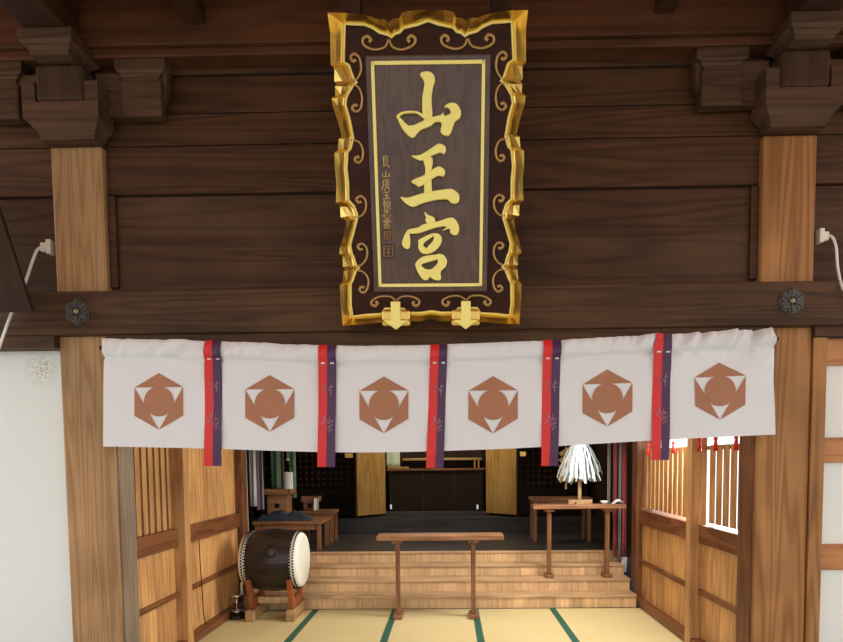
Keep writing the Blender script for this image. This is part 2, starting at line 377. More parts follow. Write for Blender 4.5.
# ================================================================== PILLARS, BEAMS, BRACKETS
tag(MB().box(-2.46, LX, 4.0, 4.22, -.6, 3.442).build('wooden_pillar', M['pillar_l'], loc=(-2.3, 4.14, -.6), bevel=.012),
    'tan square wooden pillar beside the blank white plaster panel', 'pillar')
tag(MB().box(RX, 2.262, 4.0, 4.21, -.6, 3.436).build('wooden_pillar', M['pillar_r'], loc=(2.1, 4.12, -.6), bevel=.012),
    'orange-toned square wooden pillar beside the framed white screen', 'pillar')
bt, bb = at_y(430, 286, 3.93).z, at_y(430, 330, 3.93).z
tag(MB().box(-3.3, 3.2, 3.93, 4.09, bb, bt).build('wooden_beam', M['beam'], loc=(-.1, 4, bb), bevel=.008),
    'dark horizontal beam above the white curtain with black metal bosses at its ends', 'beam')
kt = at_y(430, 47.5, 3.9).z
k_ = MB().box(-3.3, 3.2, 3.90, 4.15, kt+.05, 4.30)
k_.box(-3.3, 3.2, 3.93, 4.12, kt, kt+.05)
tag(k_.build('wooden_beam', M['keta'], loc=(-.1, 4, kt), bevel=.008), 'reddish brown top beam under the ceiling, above the gilded plaque', 'beam')

def hijiki(c, d, length, half, z0, z1):
    """bracket arm: c centre line start, d unit direction, underside rounded up at the end"""
    c = Vector(c); d = Vector(d); w = Vector((-d.y, d.x, 0))*half
    pr = [(0, z0), (length*.55, z0)]+[(length*(.55+.45*math.sin(a)), z0+(z1-z0)*.72*(1-math.cos(a))) for a in [math.pi/2*i/6 for i in range(1, 7)]]+[(length, z1), (0, z1)]
    return MB().prism([c+d*t+Vector((0, 0, z-c.z))-w for t, z in pr], w*2)
def makito(mb, x, y, z0, z1, a, b):
    """small bearing block: dished lower half, square upper half"""
    zm = z0+(z1-z0)*.52
    pts = [(z0, .70), (z0+(zm-z0)*.35, .735), (z0+(zm-z0)*.7, .83), (zm, 1), (z1, 1)]
    for (p, q) in zip(pts, pts[1:]): mb.frustum(x, y, p[0], q[0], a*p[1], b*p[1], a*q[1], b*q[1])
    return mb
def bracket_set(X, inner, label):
    zp = 3.442
    r = thing('bracket_complex', label, 'bracket', (X, 4.0, zp))
    d = MB()                                                 # large bearing block with its dished foot
    for z0, z1, a0, a1 in ((zp, zp+.025, .165, .168), (zp+.025, zp+.06, .168, .19), (zp+.06, zp+.10, .19, .228), (zp+.10, zp+.19, .228, .228)):
        d.add([(X+sx*a, 4.03 if back else 4.06-.2*(a/.2)+.02, z) for a, z in ((a0, z0), (a1, z1)) for sx, back in ((-1, 0), (1, 0), (1, 1), (-1, 1))],
              [(0, 3, 2, 1), (4, 5, 6, 7), (0, 1, 5, 4), (1, 2, 6, 5), (2, 3, 7, 6), (3, 0, 4, 7)])
    for sx in (-1, 1):
        d.box(X+sx*.189-.039, X+sx*.189+.039, 3.852, 4.03, zp+.19, zp+.305)
    d.build('bearing_block', M['bracket'], r)
    MB().box(X-.146, X+.146, 3.845, 4.03, zp+.19, zp+.405).build('bracket_arm', M['bracket_y'], r, bevel=.03, seg=4)
    for sx in (-1, 1):
        hijiki((X+sx*.15, 4.01, 0), (sx, 0, 0), .44, .028, zp+.16, zp+.42).build('bracket_arm', M['bracket'], r)
    makito(MB(), X, 3.875, zp+.405, 3.972, .158, .152).build('small_block', M['bracket'], r, bevel=.004)
    for sx in (-1, 1):
        x = X+sx*.44
        makito(MB(), x, 3.995, zp+.36, kt, .155, .05).build('small_block', M['bracket'], r, bevel=.004)
        MB().box(x-.125, x+.125, 3.95, 4.03, zp+.15, zp+.36).build('arm_end', M['bracket'], r, bevel=.012)
    return r
bracket_set(-2.297, 1, 'weathered grey bracket blocks on top of the tan pillar')
bracket_set(2.1, -1, 'weathered grey bracket blocks on top of the orange-toned pillar')
for X, lb in ((-2.297, 'dark tie beam running outward from the bracket above the tan pillar'), (2.1, 'dark tie beam running outward from the bracket above the orange-toned pillar')):
    tag(MB().box(X-.12, X+.12, 1.7, 3.88, 3.974, 4.29).build('tie_beam', M['beam_y'], loc=(X, 2.8, 4.012), bevel=.01), lb, 'beam')
for px, lb in ((196, 'short dark rafter under the ceiling, nearest the tan pillar'), (664, 'short dark rafter under the ceiling, nearest the orange-toned pillar')):
    py = 25 if px < 400 else 14
    p = at_y(px, py, 3.9)
    tag(MB().box(p.x-.056, p.x+.056, 1.7, 3.9, p.z, 4.30).build('rafter', M['beam_y'], loc=(p.x, 3, p.z), bevel=.006), lb, 'rafter', 'ceiling rafters')

# iron bosses on the beam
def boss(px, py, label):
    c = at_y(px, py, 3.93); R = .082
    r = thing('metal_boss', label, 'metal fitting', c, 'black metal bosses on the beam')
    hexa = [(c.x+R*1.03*math.sin(math.pi/3*i), 3.93, c.z+R*1.03*math.cos(math.pi/3*i)) for i in range(6)]
    MB().prism(hexa, (0, -.008, 0)).build('plate', M['iron'], r, bevel=.003)
    pt = MB()
    for i in range(6):
        a = math.pi/3*i
        u = Vector((math.sin(a), 0, math.cos(a))); w = Vector((math.cos(a), 0, -math.sin(a)))
        q = Vector((c.x, 3.922, c.z))
        pts = [q+u*(R*f)+w*(R*g) for f, g in ((.18, 0), (.4, .26), (.7, .3), (.86, .1), (.86, -.1), (.7, -.3), (.4, -.26))]
        pt.prism(pts, (0, -.009, 0))
        pt.tube([q+u*(R*.3)+Vector((0, -.01, 0)), q+u*(R*.75)+Vector((0, -.01, 0))], .006, 6)
        pt.lathe(q+u*(R*.8)+Vector((0, -.002, 0)), (0, -1, 0), [(0, .012), (.008, .010), (.012, .003)], 8)
    pt.build('petal_relief', M['iron'], r, bevel=.002)
    MB().lathe((c.x, 3.922, c.z), (0, -1, 0), [(0, .017), (.014, .016), (.022, .01), (.026, .003)], 12).build('centre_stud', M['ironpale'], r, smooth=True)
boss(78, 312, 'black hexagonal metal boss on the beam in front of the tan pillar')
boss(791, 301.5, 'black hexagonal metal boss on the beam in front of the orange-toned pillar')

# dark board leaning at the left edge
pl = [at_y(x, y, 3.62) for x, y in ((32, 311), (-34, 312), (-90, 150), (-20, 150))]
tag(MB().prism(pl, (0, .03, 0)).build('slanted_board', M['beam_z'], loc=pl[0], bevel=.006), 'dark slanted board at the edge above the white plaster panel, beside the white cord', 'board')

# sockets and their cords
def socket(pts_box, pts_plug, cord, lab, clab, sgn):
    (x0, y0), (x1, y1) = pts_box
    a, b2 = at_y(x0, y0, 4.04), at_y(x1, y1, 4.04)
    s = thing('power_socket', lab, 'socket', (a.x, 4.04, b2.z))
    MB().box(min(a.x, b2.x), max(a.x, b2.x), 4.01, 4.07, b2.z, a.z).build('socket_body', M['plastic'], s, bevel=.005)
    (x0, y0), (x1, y1) = pts_plug
    a, b2 = at_y(x0, y0, 4.04), at_y(x1, y1, 4.04)
    c = thing('electric_cable', clab, 'cord', (a.x, 4.04, a.z))
    MB().box(min(a.x, b2.x), max(a.x, b2.x), 4.025, 4.055, b2.z, a.z).build('plug', M['plastic'], c, bevel=.006)
    MB().tube(smooth_path([at_y(x, y, Y) for x, y, Y in cord], 8), .0085, 8).build('cable', M['cord'], c, smooth=True)
socket(((48, 240.5), (53.4, 255)), ((41, 243), (48, 252)), [(42, 247, 4.04), (38, 249, 4.0), (34, 257, 3.95), (24, 286, 3.9), (12, 312, 3.86), (0, 345, 3.86), (-20, 400, 3.86)],
       'cream power socket on the side of the tan pillar', 'white cord and plug hanging beside the tan pillar', -1)
socket(((817.5, 229.5), (822, 243.5)), ((822, 232), (828, 241)), [(827, 236, 4.04), (832, 237, 4.02), (836, 247, 4.0), (838, 270, 3.98), (844, 290, 3.9), (860, 300, 3.88)],
       'cream power socket on the side of the orange-toned pillar', 'white cord and plug hanging beside the orange-toned pillar', 1)

# framed white screen at the right
sc_ = thing('framed_screen', 'white panelled screen in a honey wood frame beside the orange-toned pillar', 'screen', (2.7, 4.05, -.6))
def zat(y): return at_y(830, y, 4.02).z
x0 = 2.266; x1 = at_y(821, 480, 4.02).x
MB().box(x0, x1, 3.99, 4.10, -.6, zat(338)).build('stile', M['pillar_r'], sc_, bevel=.004)
MB().box(3.05, 3.12, 4.0, 4.10, -.6, zat(338)).build('stile', M['pillar_r'], sc_, bevel=.004)
rails = [(338.5, 365), (437.5, 462.5), (544.5, 570)]
M['rail_x'] = wood('honey cross rail', S(196, 136, 82), S(160, 98, 52), 'X', 8, 6, .5, .05, .4)
for a, b2 in rails:
    MB().box(x1, 3.05, 4.02, 4.09, zat(b2), zat(a)).build('rail', M['rail_x'], sc_, bevel=.004)
for a, b2 in ((365, 437.5), (462.5, 544.5), (570, 735)):
    MB().box(x1, 3.05, 4.05, 4.06, zat(b2), zat(a)).build('panel', M['paper'], sc_)

# ================================================================== GILDED PLAQUE
PB, PT = at_y(431.2, 325.3, 3.84), at_y(428, 11, 3.43)
PV = (PT-PB); PH = PV.length; PV.normalize()
PU = Vector((1, 0, 0)); PU = (PU-PV*PU.dot(PV)).normalized(); PN = PV.cross(PU)*-1      # PN must face the viewer
if PN.y > 0: PN = -PN
def plq(x, y, h=.035):
    d = ray(x, y); o = Vector((0, 0, EYE)); t = (PB+PN*h-o).dot(PN)/d.dot(PN); q = o+d*t-PB-PN*h
    return (q.dot(PU), q.dot(PV))
def P3(u, v, h=0): return PB+PU*u+PV*v+PN*h
plaque = thing('plaque', 'tall gilded scallop-framed wooden plaque with three large gold characters, leaning out above the curtain', 'plaque', PB)
# left half of the frame, bottom centre up to top centre: outer lip and inner edge as pairs
pairs = [((211, 602), (211, 587)), ((190, 606), (190, 590)), ((165, 606), (166, 590)), ((160, 608), (158, 582)), ((122, 610), (122, 582)), ((118, 608), (116, 592)), ((80, 612), (85, 594)),
         ((43, 614), (62, 597)), ((39, 575), (58, 575)), ((37, 538), (58, 536)), ((43, 532), (62, 528)), ((44, 511), (68, 511)), ((47, 507), (74, 505)), ((43, 503), (68, 500)), ((43, 484), (64, 486)),
         ((36, 479), (60, 478)), ((38, 465), (57, 462)), ((46, 440), (64, 436)), ((49, 416), (70, 414)), ((39, 410), (70, 404)), ((38, 390), (64, 388)), ((30, 382), (54, 378)), ((31, 345), (53, 345)),
         ((28, 318), (50, 318)), ((27, 288), (52, 287)), ((34, 283), (58, 280)), ((35, 262), (63, 260)), ((41, 258), (62, 256)), ((34, 230), (56, 225)), ((24, 200), (48, 198)), ((22, 185), (50, 184)),
         ((29, 180), (54, 176)), ((28, 163), (62, 162)), ((32, 158), (70, 156)), ((27, 154), (64, 150)), ((27, 128), (55, 124)), ((20, 122), (45, 117)), ((19, 60), (46, 70)), ((14, 24), (47, 46)),
         ((45, 24), (60, 46)), ((75, 26), (85, 47)), ((95, 31), (103, 55)), ((108, 36), (112, 62)), ((122, 36), (128, 66)), ((130, 42), (135, 71)), ((138, 36), (142, 64)), ((150, 34), (150, 62)),
         ((154, 24), (158, 53)), ((170, 20), (185, 47)), ((204, 18), (204, 40))]
pq = lambda p, h: plq(320+p[0]/1.886, p[1]/1.886, h)
ho = [pq(a, .09) for a, b in pairs]; hi = [pq(b, .012) for a, b in pairs]
cu_o = (ho[0][0]+ho[-1][0])/2
def mirror(h): return [(u, v) for u, v in h]+[(-u, v) for u, v in reversed(h)]
ho[0] = (-.004, ho[0][1]); ho[-1] = (-.004, ho[-1][1]); hi[0] = (-.004, hi[0][1]); hi[-1] = (-.004, hi[-1][1])
outer, inner = mirror(ho), mirror(hi)
def scaled(f): return [(a[0]+(b[0]-a[0])*f, a[1]+(b[1]-a[1])*f) for a, b in zip(outer, inner)]
vc = PH/2; n = len(outer)
def ringmesh(levels):
    mb = MB(); mb.v = [P3(u, v, h) for poly, h in levels for u, v in poly]
    mb.f = [(k*n+i, k*n+(i+1) % n, (k+1)*n+(i+1) % n, (k+1)*n+i) for k in range(len(levels)-1) for i in range(n)]
    return mb
ringmesh([(inner, .012), (scaled(.75), .026), (scaled(.4), .058), (outer, .09), (outer, .03), (scaled(.3), -.03)]).build('gilded_rim', M['gold'], plaque)
MB().tube([P3(u, v, .016) for u, v in inner], .007, 6, True).build('inner_bead', M['goldline'], plaque, smooth=True)
MB().prism([P3(u, v, -.03) for u, v in [(u*.985, (v-vc)*.99+vc) for u, v in inner]], PN*.04).build('lacquered_board', M['lacquer_red'], plaque)
fc = [plq(x, y, .03) for x, y in ((366, 55), (490, 53.5), (488, 291.5), (373, 292.5))]
fu = (fc[1][0]-fc[0][0]+fc[2][0]-fc[3][0])/4; fu0 = (fc[0][0]+fc[1][0]+fc[2][0]+fc[3][0])/4; fv0, fv1 = (fc[2][1]+fc[3][1])/2, (fc[0][1]+fc[1][1])/2
MB().prism([P3(u, v, .008) for u, v in ((fu0-fu, fv0), (fu0+fu, fv0), (fu0+fu, fv1), (fu0-fu, fv1))], PN*.022).build('face_panel', M['face'], plaque, bevel=.008)
g = MB(); a = .030; t_ = .017; H0 = .03
for u0, u1, v0, v1 in ((fu0-fu+a, fu0-fu+a+t_, fv0+a, fv1-a), (fu0+fu-a-t_, fu0+fu-a, fv0+a, fv1-a), (fu0-fu+a, fu0+fu-a, fv0+a, fv0+a+t_), (fu0-fu+a, fu0+fu-a, fv1-a-t_, fv1-a)):
    g.prism([P3(u0, v0, H0), P3(u1, v0, H0), P3(u1, v1, H0), P3(u0, v1, H0)], PN*.008)
g.build('gold_border', M['goldline'], plaque)
# scrolls: pairs of curls in the dark border
def scroll(pts, r=.010):
    q = smooth_path([Vector((*plq(*p, .016), 0)) for p in pts], 6)
    k = len(q); rs = [r*(.65+.5*i/k) for i in range(k)]
    for sg in (1, -1):
        MB().tube([P3(sg*p.x, p.y, .016) for p in q], rs, 7).build('scroll_ornament', M['bronze'], plaque, smooth=True)
def z3(x, y): return (320+x/3.777, y/3.777)
def z4(x, y): return (320+x/3.777, 165+y/3.777)
sl = [[z3(*p) for p in [(258, 150), (245, 178), (205, 188), (168, 172), (162, 148), (180, 138), (192, 150), (184, 160)]],
      [z3(*p) for p in [(262, 150), (275, 178), (310, 188), (350, 172), (360, 148), (345, 136), (332, 148), (340, 160)]],
      [z3(*p) for p in [(100, 300), (135, 302), (155, 265), (150, 222), (130, 204), (116, 216), (126, 232), (136, 226)]],
      [z3(*p) for p in [(105, 325), (140, 325), (158, 360), (155, 405), (138, 422), (122, 410), (132, 396), (142, 402)]],
      [z3(*p) for p in [(110, 530), (145, 535), (162, 565), (160, 600), (145, 615), (132, 603), (140, 592), (150, 597)]],
      [z4(*p) for p in [(112, 195), (150, 195), (172, 170), (172, 135), (155, 118), (138, 128), (146, 142), (157, 138)]],
      [z4(*p) for p in [(130, 385), (160, 375), (178, 345), (175, 312), (158, 297), (143, 307), (152, 320), (162, 316)]],
      [z4(*p) for p in [(118, 398), (160, 402), (182, 430), (180, 465), (165, 482), (150, 472), (158, 460), (168, 464)]],
      [z4(*p) for p in [(285, 512), (265, 497), (225, 497), (198, 512), (195, 525), (208, 532), (218, 522), (210, 516)]],
      [z4(*p) for p in [(288, 512), (310, 497), (345, 497), (372, 510), (374, 524), (360, 532), (350, 522), (358, 516)]]]
for q in sl:
    scroll(q)
# metal feet at the bottom
for sg in (-1, 1):
    mb = MB(); c = .205*sg
    q = [(-.028, .14), (.028, .14), (.028, .035), (.075, .035), (0, -.02), (-.075, .035), (-.028, .035)]
    mb.prism([P3(c+u, v, .06) for u, v in q], PN*.035)
    mb.build('gilded_clasp', M['goldtext'], plaque, bevel=.006)
    mb = MB(); q = [(-.085, .09), (.085, .09), (.085, .0), (-.085, .0)]
    mb.prism([P3(c+u, v, .0) for u, v in q], PN*.07); mb.build('clasp_block', M['gold'], plaque, bevel=.012)
# hangers
for sg in (-.455, .43):
    q0 = P3(sg*.9, PH-.06, -.03); q1 = q0+Vector((0, .12, .45))
    MB().box(q0.x-.05, q0.x+.05, q0.y-.02, q0.y+.12, q0.z, 4.3).build('hanger', M['darkwood'], plaque)
# the large characters
def glyph(polys, scale, ox, oy, h, name, mat, par, bevel=.006):
    mb = MB()
    for kk, p in enumerate(polys):
        sm = smooth_path([Vector((ox+x/scale, oy+y/scale, 0)) for x, y in p], 3, True) if len(p) > 4 else [Vector((ox+x/scale, oy+y/scale, 0)) for x, y in p]
        mb.prism([P3(*plq(q.x, q.y), .03) for q in sm], PN*(h+.0035*kk))
    return mb.build(name, mat, par, bevel=bevel)
yama = [[(155, 65), (190, 60), (215, 75), (222, 105), (212, 140), (205, 200), (208, 285), (165, 285), (160, 190), (170, 130), (165, 100), (150, 80)],
        [(35, 285), (43, 277), (95, 328), (165, 303), (185, 290), (250, 275), (262, 262), (270, 280), (300, 265), (290, 242), (268, 235), (290, 218), (325, 218), (350, 255), (345, 290), (320, 310), (300, 365), (280, 378), (250, 360), (255, 315), (225, 310), (200, 330), (150, 350), (120, 385), (95, 380), (60, 340)],
        [(33, 284), (62, 260), (135, 258), (178, 288), (170, 297), (132, 268), (66, 270), (42, 290)]]
glyph(yama, 4.94, 390, 60, .02, 'gold_character', M['goldtext'], plaque)
def z8(p): return [((390+x/6.11-390)*4.94, (185+y/6.11-60)*4.94) for x, y in p]
ou = [[(105, 475), (150, 470), (215, 430), (240, 415), (270, 425), (277, 450), (265, 468), (245, 460), (200, 480), (155, 500)],
      [(165, 488), (205, 482), (212, 510), (205, 560), (205, 690), (172, 690), (170, 600), (175, 540)],
      [(105, 600), (160, 575), (215, 540), (245, 528), (272, 550), (265, 578), (240, 575), (210, 590), (150, 628), (130, 620)],
      z8([(65, 75), (110, 80), (210, 50), (330, 30), (380, 28), (420, 60), (422, 100), (400, 118), (370, 110), (350, 92), (280, 95), (200, 115), (150, 135), (120, 130), (85, 105)])]
glyph(ou, 4.94, 390, 60, .02, 'gold_character', M['goldtext'], plaque)
miya = [[(210, 165), (235, 185), (270, 200), (275, 235), (240, 248), (215, 215), (222, 205)],
        [(105, 280), (118, 290), (125, 340), (120, 385), (95, 390), (75, 365), (80, 330)],
        [(110, 275), (170, 262), (210, 240), (290, 225), (350, 205), (390, 205), (420, 250), (418, 295), (395, 310), (370, 295), (362, 268), (320, 282), (345, 255), (290, 260), (240, 275), (180, 295), (120, 298)],
        [(175, 350), (180, 335), (250, 300), (268, 312), (215, 350), (205, 375), (225, 388), (240, 420), (200, 420), (175, 390)],
        [(250, 300), (290, 298), (315, 320), (312, 360), (280, 400), (240, 420), (225, 388), (262, 345), (268, 312)],
        [(160, 475), (200, 440), (280, 428), (290, 455), (195, 485), (215, 512), (235, 520), (245, 560), (225, 582), (200, 575), (175, 540), (158, 500)],
        [(280, 428), (320, 425), (348, 460), (340, 500), (310, 530), (312, 575), (280, 582), (245, 560), (235, 518), (255, 515), (290, 480), (290, 455)]]
glyph(miya, 6.11, 390, 185, .02, 'gold_character', M['goldtext'], plaque)
# small column of signature characters (strokes) and two seals
def strokes(ch, x, y, w, h):
    mb = MB()
    for s in ch:
        q = [P3(*plq(x+w*a, y+h*b2), .031) for a, b2 in s]
        mb.tube(q, .0031, 5)
    mb.build('small_character', M['smallgold'], plaque)
small = [([[(.5, 0), (.55, .12)], [(.25, .15), (.75, .15), (.72, .5), (.28, .5)], [(.25, .32), (.72, .32)], [(.25, .12), (.3, .95), (.5, .8)], [(.75, .55), (.5, .65), (.95, 1)]], 154.7, 12.5),
         ([[(.5, 0), (.5, .9)], [(.15, .35), (.15, .95), (.9, .9)], [(.9, .3), (.88, .95)]], 171, 6),
         ([[(.5, 0), (.55, .1)], [(.15, .14), (.95, .12)], [(.2, .14), (.15, .6), (0, 1)], [(.35, .3), (.9, .3)], [(.4, .45), (.85, .45), (.85, .75), (.4, .75), (.4, .45)], [(.62, .2), (.62, .75)], [(.45, .8), (.3, 1)], [(.75, .8), (.95, 1)]], 178.5, 12),
         ([[(.15, .1), (.9, .05)], [(.25, .5), (.8, .48)], [(.52, .05), (.52, .95)], [(.05, .97), (.98, .92)], [(.75, .68), (.85, .8)]], 191.5, 7.5),
         ([[(.1, .1), (.45, .1)], [(.05, .3), (.5, .3)], [(.28, 0), (.28, 1)], [(.1, .55), (.45, .5)], [(.55, .1), (.95, .1), (.95, .6), (.55, .6), (.55, .1)], [(.55, .35), (.95, .35)], [(.65, .6), (.5, 1)], [(.82, .6), (.85, .95), (1, .9)]], 200.3, 9),
         ([[(.5, 0), (.5, .35)], [(.2, .08), (.8, .06), (.8, .3), (.2, .3), (.2, .08)], [(.1, .55), (.05, .8)], [(.25, .5), (.35, .95), (.75, .95), (.8, .75)], [(.5, .5), (.58, .65)], [(.85, .5), (.95, .68)]], 210, 8.5),
         ([[(.2, .05), (.85, .05)], [(.05, .2), (.98, .18)], [(.2, .34), (.85, .34)], [(.52, -.05), (.52, .48)], [(.25, .55), (.8, .55), (.8, 1), (.25, 1), (.25, .55)], [(.25, .77), (.8, .77)]], 219.5, 8.5)]
for k, (ch, y0, hh) in enumerate(small): strokes(ch, 381.3+k*.2, y0, 8.6, hh)
for (x0, y0, x1, y1) in ((383.2, 229.8, 391.6, 240.3), (382, 243.8, 394.8, 258.4)):
    sm = MB().prism([P3(*plq(*p), .0295) for p in ((x0, y0), (x1, y0), (x1, y1), (x0, y1))], PN*.004).build('seal_mark', M['seal'], plaque)
    ln = MB(); X = lambda f: x0+(x1-x0)*f; Yf = lambda f: y0+(y1-y0)*f
    for s in ([(.15, .15), (.85, .15)], [(.15, .15), (.15, .85)], [(.85, .15), (.85, .85)], [(.15, .85), (.85, .85)], [(.3, .35), (.7, .35)], [(.5, .2), (.5, .8)], [(.3, .6), (.7, .6)]):
        ln.tube([P3(*plq(X(a), Yf(b2)), .0345) for a, b2 in s], .003, 4)
    ln.build('seal_lines', M['bronze'], sm)

# ================================================================== CURTAIN
NY = 3.83
top_px = [(104, 338.5), (160, 339.5), (222, 341.5), (280, 343.5), (335, 345.5), (390, 345.5), (440, 344.5), (500, 342.5), (550, 340.5), (610, 337), (660, 334), (720, 331), (772, 328)]
bot_px = [(104, 446.5), (160, 447.5), (222, 449), (280, 451), (335, 452.3), (390, 452.3), (440, 451), (500, 449), (550, 446.5), (610, 443), (660, 440), (720, 437), (775, 434.5)]
tp = [at_y(x, y, NY) for x, y in top_px]; bp_ = [at_y(x, y, NY) for x, y in bot_px]
def interp(tab, s):
    k = s*(len(tab)-1); i = min(int(k), len(tab)-2); return tab[i].lerp(tab[i+1], k-i)
tps = smooth_path(tp, 6); bps = smooth_path(bp_, 6)
_h = [random.uniform(0, 6.28) for _ in range(40)]
def cloth(s, t, off=0):
    """s along the curtain, t = 0 at the top hem, 1 at the bottom"""
    a = interp(tps, s); b2 = interp(bps, s); p = a.lerp(b2, t)
    x = s*4.1
    right = max(0, (s-.55)/.45)
    d = .006*math.sin(x*3.1+_h[0]+t)+.004*math.sin(x*7.3+_h[1]-t*1.5)
    hem = math.exp(-(t/.16)**2)
    d += hem*(.010*math.sin(x*26+_h[2]+t*8)+.009*math.sin(x*47+3*math.sin(x*5)+t*22)+.012*math.sin(x*15+_h[3]+t*14)+.006*math.sin(x*90+t*30+2*math.sin(x*8)))*(.75+.9*right)*(.7+.5*math.sin(x*1.7+1))
    fl = math.exp(-((t-.3)/.3)**2)*right
    d += fl*.012*math.sin(x*11+t*9+_h[4])
    if t < .16: d -= .022*math.sqrt(max(0, 1-((t-.08)/.08)**2))      # sleeve round the rod
    d += .016*math.exp(-((t-.175)/.018)**2)
    return Vector((p.x, NY+d-off, p.z))
cur = thing('shrine_curtain', 'white cotton shrine curtain with brown hexagon crests and red and purple ribbons', 'curtain', at_y(440, 344, NY))
nu, nv = 420, 46
MB().grid(lambda u, v: cloth(u, v), nu, nv).build('cloth', M['cloth'], cur, smooth=True)
def to_st(px, py):
    p = at_y(px, py, NY)
    lo, hi = 0, 1
    for _ in range(30):
        mi = (lo+hi)/2
        if interp(tps, mi).lerp(interp(bps, mi), .5).x < p.x: lo = mi
        else: hi = mi
    s = (lo+hi)/2; a = interp(tps, s); b2 = interp(bps, s)
    return s, (a.z-p.z)/(a.z-b2.z)
def st_world(X, Z):
    lo, hi = 0, 1
    for _ in range(30):
        mi = (lo+hi)/2
        if interp(tps, mi).lerp(interp(bps, mi), .5).x < X: lo = mi
        else: hi = mi
    s = (lo+hi)/2; a = interp(tps, s); b2 = interp(bps, s)
    return s, (a.z-Z)/(a.z-b2.z)
crests = [(159.5, 401.5), (270, 403.5), (384, 405), (493, 405), (607.5, 398), (720, 391)]
for k, (cx, cy) in enumerate(crests):
    c = at_y(cx, cy, NY); R = .171; tilt = .0 if k < 4 else .02
    V6 = [(R*math.sin(math.pi/3*i), R*math.cos(math.pi/3*i)) for i in range(6)]      # 0 = top, clockwise
    mb = MB()
    def lay(pts, mb=mb, c=c, off=.003):
        out = []
        for u, v in pts:
            s, t = st_world(c.x+u, c.z+v+u*tilt); out.append(cloth(s, t, off))
        return out
    def tri(A, B, C, n=10):
        vs = []; idx = {}
        for i in range(n+1):
            for j in range(n+1-i):
                a, b2 = i/n, j/n; idx[(i, j)] = len(vs)
                vs.append((A[0]+(B[0]-A[0])*a+(C[0]-A[0])*b2, A[1]+(B[1]-A[1])*a+(C[1]-A[1])*b2))
        fs = []
        for i in range(n):
            for j in range(n-i):
                fs.append((idx[(i, j)], idx[(i+1, j)], idx[(i, j+1)]))
                if i+j < n-1: fs.append((idx[(i+1, j)], idx[(i+1, j+1)], idx[(i, j+1)]))
        mb.add(lay(vs), fs)
    tri(V6[5], V6[0], V6[1]); tri(V6[1], V6[2], V6[3]); tri(V6[3], V6[4], V6[5])
    rr = R*.53; vs = [(0, 0)]; fs = []
    for q in range(1, 5):
        for j in range(36): vs.append((rr*q/4*math.sin(j*math.pi/18), rr*q/4*math.cos(j*math.pi/18)))
    for j in range(36): fs.append((0, 1+j, 1+(j+1) % 36))
    for q in range(3):
        for j in range(36): fs.append((1+q*36+j, 1+(q+1)*36+j, 1+(q+1)*36+(j+1) % 36, 1+q*36+(j+1) % 36))
    mb.add(lay(vs, off=.0045), fs)
    mb.build('crest', M['crest'], cur, smooth=True)
ribs = [((205, 213.7, 222.5), (204, 213, 221.5), 340.5, 466), ((318.5, 327.5, 336.5), (317.5, 326.5, 335), 345, 467), ((430.5, 439.3, 447.5), (426, 435.5, 443.5), 344.5, 468),
        ((543, 552.3, 561), (541, 549.7, 558), 340, 466), ((654, 663.3, 672), (651, 660.5, 669), 333.5, 460)]
for tx_, bx_, y0, y1 in ribs:
    for side, mat, nm in ((0, 'red', 'red_ribbon'), (1, 'purple', 'purple_ribbon')):
        def rib(u, v, side=side, off=.007):
            px = (tx_[side]+(tx_[side+1]-tx_[side])*u)*(1-v)+(bx_[side]+(bx_[side+1]-bx_[side])*u)*v
            p = at_y(px, y0+(y1-y0)*v, NY-.01)
            s, t = to_st(px, y0+(y1-y0)*v)
            q = cloth(s, min(max(t, 0), 1), 0)
            dy = min(q.y, NY+.0)-off-.006*math.sin(v*9+u)-(.004 if t > 1 else 0)
            return Vector((p.x, dy, p.z))
        ro = MB().grid(lambda u, v: rib(u, v), 4, 44).build(nm, M[mat], cur, smooth=True)
        mb = MB(); f = 16/(y1-y0)+.02
        a, b2 = rib(.35, f, off=.012), rib(.75, f, off=.012); mb.tube([a, b2], .005, 5); mb.build('stitch', M['stitch'], ro)
        # sparse embroidered flowers and leaves
        r0 = random.Random(3+side)
        for cv in (.36, .63) if side == 0 else (.36, .64, .68):
            cu_ = .75 if side == 0 else .3; mb = MB()
            for j in range(9):
                an = r0.uniform(0, 6.28); L = r0.uniform(.2, .6)
                pts = [rib(min(.97, max(.03, cu_+math.cos(an)*L*f2*.9)), cv+math.sin(an)*L*f2*.1, off=.009) for f2 in (.25, .6, 1)]
                mb.tube(pts, .0017, 4)
            mb.build('embroidery', M['motif'], ro)
# rod through the sleeve
rp = [at_y(95, 340.5, NY-.0)]+[Vector((p.x, NY+.055, p.z-.05)) for p in tps]+[at_y(783, 331.5, NY)]
rp[0].z = rp[1].z+.005; rp[0].y = rp[-1].y = NY+.055; rp[-1].z = rp[-2].z-.005
tag(MB().tube(rp, .012, 10).build('curtain_rod', M['darkwood'], loc=rp[0], smooth=True), 'thin dark rod with its ends poking from the white curtain sleeve', 'rod')

